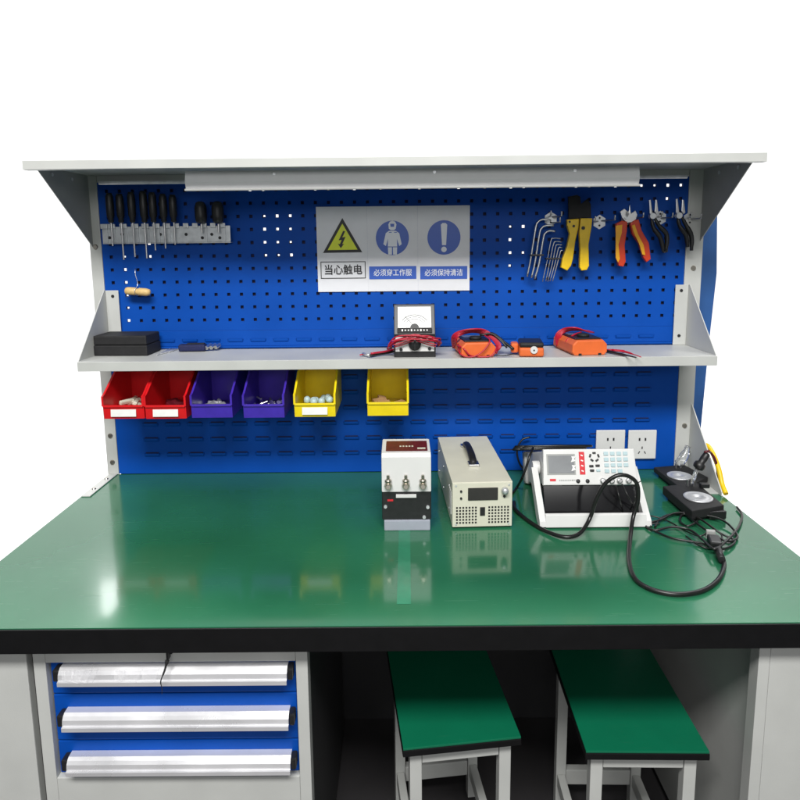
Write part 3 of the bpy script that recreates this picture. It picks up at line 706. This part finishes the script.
one(lm, 'test_lead', M['redc'], 'purplish red test lead wound around the orange multimeter beside the analogue one', 'cable')
lm = MB()
lm.tube([loc1+Vector(q) for q in ((.01,.05,.052),(.04,.045,.058),(.065,.03,.040),(.080,.02,.022))], .003, 8)
lm.tube([loc1+Vector(q) for q in ((.01,.06,.052),(.045,.06,.056),(.075,.04,.035),(.098,.02,.018))], .0042, 8)
lm.tube([loc1+Vector(q) for q in ((.048,.0,.004),(.07,-.002,.004),(.098,.012,.006))], .0014, 8)
one(lm, 'test_probe', M['black'], 'black probe stretching from orange multimeter to the orange clamp tester', 'probe')
# clamp tester, end on
p = P(532,359,'z',SZ)
t = thing('clamp_tester', 'small orange and black tester with round white button, lying between orange multimeters', 'tester', (p.x,-.196,SZ), (0,0,-.12))
MB().bb(-.029,.037,0,.09,.001,.026,bev=.007,seg=3).build('lower_shell', M['orange'], t)
MB().bb(-.028,.036,.001,.088,.0255,.040,bev=.006,seg=3).build('upper_shell', M['black'], t)
MB().bb(-.050,-.0295,.03,.07,.006,.033,bev=.006,seg=3).build('side_grip', M['orange'], t)
MB().cyl((.010,-.0005,.020),(.010,-.004,.020),.0105,.0095,24).build('white_button', M['white'], t)
MB().cyl((.010,-.0041,.020),(.010,-.0055,.020),.0022,.002,12).build('button_mark', M['ink'], t)
lm = MB()
for i in range(5):
    o_ = .003*i
    lm.tube([loc2+Vector(q) for q in ((-.052-o_,.11,.008),(-.058-o_,.10,.030+o_),(-.050,.10,.048+o_),(-.02,.115-o_*3,.054+o_),(.02,.12-o_*2,.052),(.045,.12,.046))], .0024, 7)
lm.tube([loc2+Vector(q) for q in ((.052,.05,.006),(.075,.035,.008),(.105,.03,.006))], .003, 7)
lm.tube([loc2+Vector(q) for q in ((-.053,.09,.006),(-.054,.06,.02),(-.051,.05,.034),(-.03,.06,.048),(.0,.09,.052))], .0024, 7)
one(lm, 'test_lead', M['redc'], 'red test lead tucked behind the rightmost orange multimeter', 'cable')
a = P(607,351,'z',SZ+.005); lm = MB()
lm.tube([a,P(620,354,'z',SZ+.005),P(636,357.5,'z',SZ+.004)], [.0042,.0035,.0018], 8, m=M['black']); lm.tube([P(612,350,'z',SZ+.010),P(626,352,'z',SZ+.008),P(641,357,'z',SZ+.004)], [.0032,.003,.0014], 8, m=M['redc'])
one(lm, 'test_probe', M['black'], 'black and red test probes lying right of the rightmost orange multimeter', 'probe')

# ------------------------------------------------------------------ contactor unit
K = thing('terminal_unit', 'white and black switch unit with three metal terminals and maroon label', 'electrical unit', (.0225,-.408,0))
w = .121
M_ = MB
M_().prism([(0,.028),(0,.100),(.10,.100),(.10,.028)], -w/2, w/2, axis='x', bev=.002).build('black_base', M['black'], K)
M_().prism([(-.002,.1005),(0,.187),(.010,.1955),(.110,.1985),(.110,.1005)], -w/2, w/2, axis='x', bev=.0025).build('white_housing', M['white'], K)
# sloping top carries the maroon label
M_().prism([(.020,.1965),(.020,.1971),(.092,.1993),(.092,.1987)], -.050, .053, axis='x').build('label', M['maroon'], K)
k = M_()
for i in range(5): k.box((-.014+.0075*i,.052,.1984),(.0045,.008,.0004))
k.box((.038,.036,.1980),(.020,.010,.0006)); k.build('label_print', M['cream'], K)
M_().bb(-.056,.058,-.004,.06,.0,.0275,bev=.003).build('clear_foot', M['footlil'], K)
M_().bb(-.026,.024,-.006,-.0005,.086,.094,bev=.001).build('marker_strip', M['white'], K)
for x in (-.0445,-.0015,.040):
    s = M_().cyl((x,-.0015,.118),(x,-.012,.118),.010,.0095,6).cyl((x,-.0121,.118),(x,-.022,.120),.0055,.005,14).cyl((x,-.006,.126),(x,-.006,.144),.004,.0035,12).lathe([(.007,0),(.0085,.002),(.0085,.004),(.007,.006)],(x,-.006,.127),14)
    s.build('terminal', M['bracket'], K)
for x, z in ((-.052,.062),(.052,.060),(.043,.034)): M_().cyl((x,-.0002,z),(x,-.004,z),.0045,.004,12).build('screw', M['zinc'], K)
M_().box((-.040,-.0006,.078),(.014,.0006,.005)).build('red_mark', M['redlab'], K)

# ------------------------------------------------------------------ power supply
X0, X1, DEP, HT = .135, .284, .375, .1195
K = thing('power_supply', 'cream metal power supply box with carry handle and dark display', 'power supply', ((X0+X1)/2,-.402,0), (0,0,math.radians(2.2)))
w = X1-X0; R_ = .004
b_ = MB().bb(-w/2,w/2,.0025,DEP,R_,HT,bev=.0015); b_.build('case', M['cream'], K)
MB().bb(-.036,.038,-.0022,-.0002,.074,.106,bev=.001).build('display', M['glass'], K)
g = MB(M['cream']).bb(-w/2+.001,w/2-.001,0,.0022,R_+.001,HT-.001,bev=.0008)
for side in (-1, 1):
    for i in range(7):
        for j in range(6):
            x = side*.040 - .0235 + .0078*i*1.0; z = .016+.0078*j
            g.box((x+.0005,-.0003,z),(.0044,.0006,.0044), m=M['ink'])
g.build('front_plate', M['cream'], K)
MB().bb(-.006,.0065,-.002,-.0007,.034,.056,bev=.0008).build('switch', M['black'], K)
for x, z, r in ((-.053,.098,.0028),(-.053,.080,.0028),(.054,.083,.0032)): MB().cyl((x,-.0003,z),(x,-.003,z),r,seg=14).build('indicator', M['ink'], K)
MB().lathe([(.009,0),(.009,.004),(.007,.012),(.002,.013)], (.055,-.0003,.098), 18, rot=Matrix.Rotation(PI/2,3,'X')).build('knob', M['silver'], K)
for x in (-w/2+.009, w/2-.009):
    for z in (.012,.112): MB().cyl((x,-.0002,z),(x,-.0015,z),.0025,seg=10).build('screw', M['zinc'], K)
for y in (.06,.2,.33):
    for z in (.03,.09): MB().cyl((-w/2-.0003,y,z),(-w/2-.002,y,z),.003,seg=10).build('screw', M['zinc'], K)
MB().tube([(-.003,.125,HT+.003),(-.003,.135,HT+.010),(-.003,.17,HT+.017),(-.003,.22,HT+.018),(-.003,.265,HT+.012),(-.003,.275,HT+.003)], .008, 8).xf(Matrix.Diagonal((1.25,1,1,1))).build('handle', M['black'], K)
MB().bb(-.018,.010,.108,.140,HT+.0003,HT+.007,bev=.002).build('handle_clip', M['steel'], K); MB().bb(-.018,.010,.268,.290,HT+.0003,HT+.006,bev=.002).build('handle_clip', M['steel'], K)
MB().bb(-w/2-.0015,-w/2-.0003,.02,.055,.03,.09).build('side_label', M['paper'], K)

# ------------------------------------------------------------------ bench meter on its stand
K = thing('bench_meter', 'white bench meter with grey screen and keypad propped up on its stand handle', 'bench meter', (.490,-.12,0))
w, dp, hg = .240, .245, .090; TL = math.radians(20)
tm = Matrix.Translation((0,0,.006)) @ Matrix.Rotation(-TL,4,'X')
def tb(m_, nm, mt): return m_.xf(tm).build(nm, mt, K)
tb(MB().bb(-w/2+.006,w/2-.006,-dp+.012,0,.002,hg-.004,bev=.004), 'case', M['white'])
tb(MB().prism([(-w/2,0),(w/2,0),(w/2-.004,hg),(-w/2+.004,hg)], -dp-.004, -dp+.0115, axis='y', bev=.003), 'front_bezel', M['white'])
tb(MB().bb(-w/2-.002,w/2+.002,-.012,.022,-.002,hg+.002,bev=.008), 'rear_bumper', M['greyd'])
yF = -dp-.0042
def fb(x0,x1,z0,z1,nm,mt,dy=.0018,bev=.0005): return tb(MB().bb(x0,x1,yF-dy,yF,z0,z1,bev=bev), nm, mt)
fb(-.109,-.036,.026,.078,'screen_frame',M['greyd'],.0010); 
tb(MB().bb(-.105,-.040,yF-.0022,yF-.0012,.030,.074), 'screen', M['screen'])
g = MB()
for z in (.066,.044): g.prism([(-.048,z-.009),(-.036,z-.006),(-.040,z),(-.034,z+.005),(-.046,z+.006),(-.044,z)], yF-.003, yF-.0024)
tb(g, 'screen_sticker', M['paper'])
fb(-.026,-.012,.026,.083,'red_label',M['redlab'],.0008)
g = MB()
for i in range(4): g.box((-.019,yF-.0011,.035+.013*i),(.006,.0005,.003),rot=Matrix.Rotation(.4,3,'Y'))
tb(g, 'red_label_print', M['paper'])
for k in range(5):
    an = k*2*PI/5+.3; tb(MB().box((.013+.011*math.cos(an),yF-.0015,.070+.010*math.sin(an)),(.0085,.003,.0045),rot=Matrix.Rotation(-an+PI/2,3,'Y'),bev=.001), 'dark_key', M['black'])
for x, z in ((.004,.047),(.020,.048),(.005,.036)): tb(MB().box((x,yF-.0015,z),(.011,.003,.006),bev=.0015), 'dark_key', M['black'])
for i in range(4):
    for j in range(4 if i<3 else 3): tb(MB().box((.043+.0165*j,yF-.0012,.078-.0145*i),(.0115,.0024,.0095),bev=.001), 'pale_key', M['keypad'])
tb(MB().box((.021,yF-.0012,.036),(.010,.0024,.006),bev=.001), 'pale_key', M['keypad'])
fb(-.103,-.088,.010,.016,'logo_patch',M['redlab'],.0006,0)
g = MB()
for i in range(8): g.box((-.078+.0045*i,yF-.0003,.012),(.0028,.0005,.0035))
for i in range(5): g.box((-.044+.004*i,yF-.0003,.0125),(.0025,.0005,.003))
tb(g, 'panel_print', M['greyd'])
for i, x in enumerate((-.032,-.008,.030,.052,.072,.095)):
    g = MB().lathe([(.007,0),(.0068,.008),(.0045,.009)] if i > 1 else [(.005,0),(.0048,.003),(.002,.0035)], (x,yF,.010), 16, rot=Matrix.Rotation(PI/2,3,'X'))
    tb(g, 'jack' , M['steel'] if i > 1 else M['black'])
# stand handle: pivots on the sides, a broad bar on the desk
hd = MB()
piv = tm @ Vector((0,-dp+.06,.045))
for s in (-1, 1):
    x = s*(w/2+.010)
    hd.cyl((s*(w/2-.004),piv.y,piv.z),(s*(w/2+.014),piv.y,piv.z),.018,.017,24)
    xa_ = x-s*.005; 
    hd.prism([(piv.y-.016,piv.z+.006),(piv.y+.013,piv.z-.006),(-.250,.004),(-.270,.0),(-.289,.005),(-.286,.018)], x-.009, x+.007, axis='x', bev=.001)
hd.prism([(-.255,.003),(-.272,.0),(-.290,.004),(-.284,.034),(-.277,.036),(-.258,.010)], -w/2-.004, w/2+.004, axis='x', bev=.0015)
hd.build('stand_handle', M['white'], K)
uc = MB().prism([(-.2535,.004),(-.2535,.010),(-.229,.088),(-.205,.079),(-.205,.004)], -w/2+.001, w/2-.001, axis='x', bev=.001); uc.build('shade_panel', M['glossblack'], K)  # black panel added where the space under the propped case lies in shade
g = MB().bb(-.095,-.070,-dp+.005,-dp+.02,-.010,-.0002,bev=.002); tb(g, 'foot', M['white'])
# lead bundle lying on top of the meter
def on_top(x, y, z=0): return (K.matrix_world if False else Matrix.Translation(K.location)) @ (tm @ Vector((x, y, hg+z)))
g = MB(); random.seed(11)
for i in range(6):
    r1 = .03+.006*i
    g.tube([on_top(-.085+ (r1+.035)*math.cos(q+.3*i)*1.1+.01*i, -.035+r1*.55*math.sin(q+.3*i), .006+.004*(i%3)) for q in [2*PI*k/14 for k in range(14)]], .0036, 8)
g.tube([on_top(-.09,-.05,.014),on_top(-.02,-.06,.016),on_top(.04,-.045,.006),on_top(.05,-.02,.003),on_top(.0,-.01,.004)], .0022, 7)
one(g, 'coiled_lead', M['rubber'], 'bunch of black leads coiled on top of the bench meter', 'cable')

# ------------------------------------------------------------------ cords on the desk
def path(pts):
    o = []
    for q in pts:
        o.append(P(q[0], q[1], q[2] if len(q) > 2 else 'z', q[3] if len(q) > 3 else .006))
    return o
g = MB().tube(path([(514,502),(516,510),(530,522),(548,532),(566,537,'z',.008),(580,533,'z',.012),(590,518,'y',-.425),(596,500,'y',-.43),(604,485,'y',-.432),(616,476,'y',-.435),(628,476,'y',-.435),(637,484,'y',-.435),(638,500,'y',-.435),(633,518,'y',-.44),(630,540,'z',.010),(629,560),(634,577),(646,587),(665,593),(685,594),(704,590),(718,580),(724,567),(723,558)]), .0048, 12, smoothing=8, m=M['rubber'])
PC = thing('mains_cable', 'thick black power cord arching past the bench meter and curling to its plug', 'cable', P(690,592,'z',0))
wpart(g, 'cord', M['rubber'], PC)
c0, c1 = P(722,560,'z',.012), P(710,532,'z',.016)
ax = (c1-c0).normalized()
pl = MB().tube([c0, c0+(c1-c0)*.35], [.0075,.009], 10, smoothing=0)
q = ax.to_track_quat('Y','Z').to_matrix()
pl.box(c0+(c1-c0)*.62, (.026,.040,.020), rot=q, bev=.004)
wpart(pl, 'plug', M['black'], PC)
wpart(MB().box(c0+(c1-c0)*.95, (.020,.010,.016), rot=q, bev=.002), 'plug_face', M['greyd'], PC)
g = MB().tube(path([(640,520),(652,530,'z',.005),(672,527,'z',.012),(690,530,'z',.010),(703,540,'z',.012),(714,549,'z',.020),(724,543,'z',.015),(738,528),(742,515),(737,507)]), .0030, 8, smoothing=6)
g.tube(path([(643,524),(660,520,'z',.008),(676,513,'z',.012),(700,514,'z',.014),(722,520,'z',.012),(734,530,'z',.008),(737,538),(726,541,'z',.010),(706,530,'z',.012),(690,518,'z',.010),(684,512,'z',.006)]), .0028, 8, smoothing=6)
g.tube(path([(655,527),(660,519),(672,514,'z',.005),(690,515,'z',.006),(698,520,'z',.010),(688,526,'z',.008),(680,521,'z',.006),(684,514,'z',.010),(700,519,'z',.016),(720,533,'z',.012),(735,541),(722,549,'z',.008),(700,543,'z',.006),(672,538),(655,531)]), .0026, 8, smoothing=6)
g.tube(path([(641,522),(650,516,'z',.010),(668,521,'z',.006),(684,530),(700,536,'z',.012),(712,530,'z',.018),(722,536,'z',.01),(716,548,'z',.004),(700,546),(686,536,'z',.005)]), .0019, 7, smoothing=6)
one(g, 'tangled_cable', M['rubber'], 'tangle of thin black cables between the bench meter and the plug', 'cable')
g = MB()
g.tube(path([(616,485,'y',-.40),(620,500,'y',-.42),(624,515,'z',.012),(632,524),(645,522),(652,527)]), .0018, 7, smoothing=6)
g.tube(path([(622,484,'y',-.40),(630,500,'y',-.42),(637,512,'z',.012),(645,522),(660,524)]), .0018, 7, smoothing=6)
g.tube(path([(634,487,'y',-.40),(635,500,'y',-.43),(630,512,'z',.02),(636,525),(650,524)]), .0018, 7, smoothing=6)
g.tube([P(641,481,'y',-.40),P(636,484,'y',-.41),P(632,487,'y',-.40)], .0012, 6)
one(g, 'test_lead', M['rubber'], 'thin black test leads dangling from the bench meter sockets', 'cable')
g = MB().tube(path([(533,448,'y',-.16),(530,455,'y',-.19),(527,465,'y',-.20),(522,478,'y',-.2),(517,487,'z',.006),(512,493),(506,493)]), .0035, 8, smoothing=6)
one(g, 'hanging_cable', M['rubber'], 'black cable dropping from the bench meter down behind the power supply', 'cable')
g = MB().tube(path([(524,470,'y',-.03),(519,462,'y',-.03),(517,450,'y',-.025),(522,440,'y',-.02),(530,437,'y',-.02)]), .003, 8, smoothing=6)
one(g, 'wall_cable', M['rubber'], 'black cable looping against the blue panel behind the bench meter', 'cable')

tA, tB = P(399,527,'z',.0004), P(412,604,'z',.0004)  # reflection on the desktop, painted in as a paler green strip
one(MB().quad([(tA.x,tA.y,.0005),(tB.x-.030,tB.y,.0005),(tB.x-.002,tB.y,.0005),(tA.x+.028,tA.y,.0005)]), 'reflection_strip', M['painted_reflection'], 'paler green reflection painted on the desktop in front of the white and black unit', 'painted_reflection')
# ------------------------------------------------------------------ dish testers
def dish(lab, quadpx, h, withknob):
    c = sum((P(u, v, 'z', h) for u, v in quadpx), Vector())/4
    t = thing('dish_fixture', lab, 'fixture', (c.x, c.y, 0), group='black bases with silver dishes')
    corners = [P(u, v, 'z', h) for u, v in quadpx]
    wpart(MB().prism([(p.x, p.y) for p in corners], .010, h, axis='z', bev=.003), 'base_plate', M['blackm'], t)
    ins = [c+(p-c)*.82 for p in corners]
    wpart(MB().prism([(p.x, p.y) for p in ins], .0, .0098, axis='z'), 'base_foot', M['blackm'], t)
    return t, c, corners
# back one
t, c, cs_ = dish('black square base with silver dish and clear upright, the rear one by the post', [(654,467),(684,464.5),(708,477),(682,489)], .026, False)
dc = P(679.5,476.5,'z',.026)
prof = [(.006,.0005),(.012,.004),(.024,.0035),(.029,.0025),(.033,.0045),(.036,.0035),(.036,.0)]
wpart(MB().lathe([(r*.95,z) for r, z in prof], (dc.x,dc.y,.0263), 36), 'dish', M['silver'], t)
e = P(678,468,'z',.026)
g = MB()
for dx in (-.006,.008): g.cyl((e.x+dx,e.y,.0263),(e.x+dx,e.y,.042),.003,seg=10)
wpart(g, 'pin', M['steel'], t)
top = P(690,446,'y',e.y+.01)
wpart(MB().tube([(e.x-.004,e.y,.040),((e.x+top.x)/2-.006,e.y,top.z*.6),(top.x-.006,e.y+.01,top.z)], [.010,.013,.008], 14, smoothing=3), 'clear_upright', M['clear'], t)
wpart(MB().tube([(e.x+.010,e.y-.005,.035),((e.x+top.x)/2+.006,e.y,top.z*.55),(top.x,e.y+.01,top.z*.8)], .003, 10), 'rod', M['steel'], t)
# front one
t, c, cs_ = dish('black square base with silver dish and black conical knob, the front one', [(663,486),(697,482.5),(724,505),(692,511)], .034, True)
dc = P(698,498,'z',.034)
wpart(MB().lathe(prof, (dc.x,dc.y,.0343), 36), 'dish', M['silver'], t)
e = P(690,486,'z',.034)
g = MB()
for dx in (-.006,.010): g.cyl((e.x+dx,e.y,.0343),(e.x+dx,e.y,.052),.003,seg=10)
wpart(g, 'pin', M['steel'], t)
kb = P(697,469,'y',e.y)
wpart(MB().tube([(e.x+.004,e.y,.040),(kb.x,e.y,kb.z)], .0055, 12, smoothing=0), 'clear_upright', M['clear'], t)
kt = P(705,457,'y',e.y); dk = kt-kb
wpart(MB().lathe([(.006,0),(.0135,.003),(.0155,.010),(.0145,.018),(.009,.022),(.010,.034),(.009,.048),(.006,.052)], kb, 22, rot=dk.to_track_quat('Z','Y').to_matrix()), 'knob', M['black'], t)
g = MB().bb(e.x+.022,e.x+.045,e.y-.02,e.y-.004,.0343,.046,bev=.002); wpart(g, 'clamp_block', M['black'], t)
g = MB().box((P(716,514,'z',.012)), (.045,.02,.022), rot=Matrix.Rotation(.1,3,'Z'), bev=.003); wpart(g, 'connector', M['black'], t)
# yellow hose behind the gusset
g = MB().tube([P(u, v, 'x', .905) for u, v in ((702,446),(708,446),(714,456),(719,470),(722,484),(726,494))], .007, 10)
one(g, 'yellow_hose', M['yellowh'], 'yellow hose curving down outside the right foot gusset', 'hose')
a = P(700,430,'y',.05)
g = MB().tube([kt+dk.normalized()*.02, P(705,452,'y',e.y), P(710,452,'x',.88), P(716,462,'x',.90), P(718,480,'x',.91)], .0035, 8)
one(g, 'dark_cable', M['maroon'], 'dark reddish cable leaving the black conical knob', 'cable')
# blue cover seen past the right post
t = thing('blue_screen', 'narrow blue steel side screen showing past the right post', 'panel', (.94,.07,FZ))
wpart(MB().prism([(.915,-.0),(.958,.0),(.972,.40),(.982,.60),(.972,.79),(.915,.79)], .068, .075, axis='y'), 'screen_sheet', M['bluecurtain'], t)
wpart(MB().bb(.916,.935,.0755,.095,FZ,.70), 'screen_post', M['bluecurtain'], t)

# ------------------------------------------------------------------ lights
def area(name, loc, target, sx, sz_, power, col=(1,1,1)):
    l = bpy.data.lights.new(name, 'AREA'); l.shape = 'RECTANGLE'; l.size = sx; l.size_y = sz_; l.energy = power; l.color = col
    o = bpy.data.objects.new(name, l); C.objects.link(o); o.location = loc
    o.rotation_euler = (Vector(target)-Vector(loc)).to_track_quat('-Z','Y').to_euler(); return o
area('ceiling_light', (-.2,-3.1,3.1), (0,-.3,.2), 2.6, .7, 215, (1,.985,.96))
area('desk_glare_light', (-1.765,1.7,1.44), (-.62,-.7,.0), .11, .26, .95)  # unseen lamp added for the bright glare on the desktop's front left
area('front_fill_light', (.3,-5.2,1.7), (0,0,0), 3.2, 1.0, 48, (1,.99,.97))  # low fill added in front to brighten stool legs and signs
area('backdrop_light', (0,1.2,4.2), (0,2.1,1.2), 6.0, .8, 175)
area('backdrop_light', (0,1.3,3.9), (0,1.2,-.8), 6.0, 1.2, 185)
W_ = bpy.data.worlds.new('World'); S.world = W_; W_.use_nodes = True
bg = W_.node_tree.nodes['Background']; bg.inputs[0].default_value = (.92,.96,1,1); bg.inputs[1].default_value = .22

# ------------------------------------------------------------------ camera
cam = bpy.data.cameras.new('camera'); co = bpy.data.objects.new('camera', cam); C.objects.link(co); S.camera = co
cam.sensor_width = 36; cam.lens = FPX/800*36; cam.shift_y = (V0-400)/800; cam.clip_end = 100; cam.clip_start = .02
co.matrix_world = Matrix(((RT.x,UP.x,-FW.x,CAM.x),(RT.y,UP.y,-FW.y,CAM.y),(RT.z,UP.z,-FW.z,CAM.z),(0,0,0,1)))
S.view_settings.view_transform = 'Standard'; S.view_settings.look = 'None'; S.view_settings.exposure = 0; S.view_settings.gamma = 1
S.render.engine = 'CYCLES'; S.render.resolution_x = 1024; S.render.resolution_y = 1024
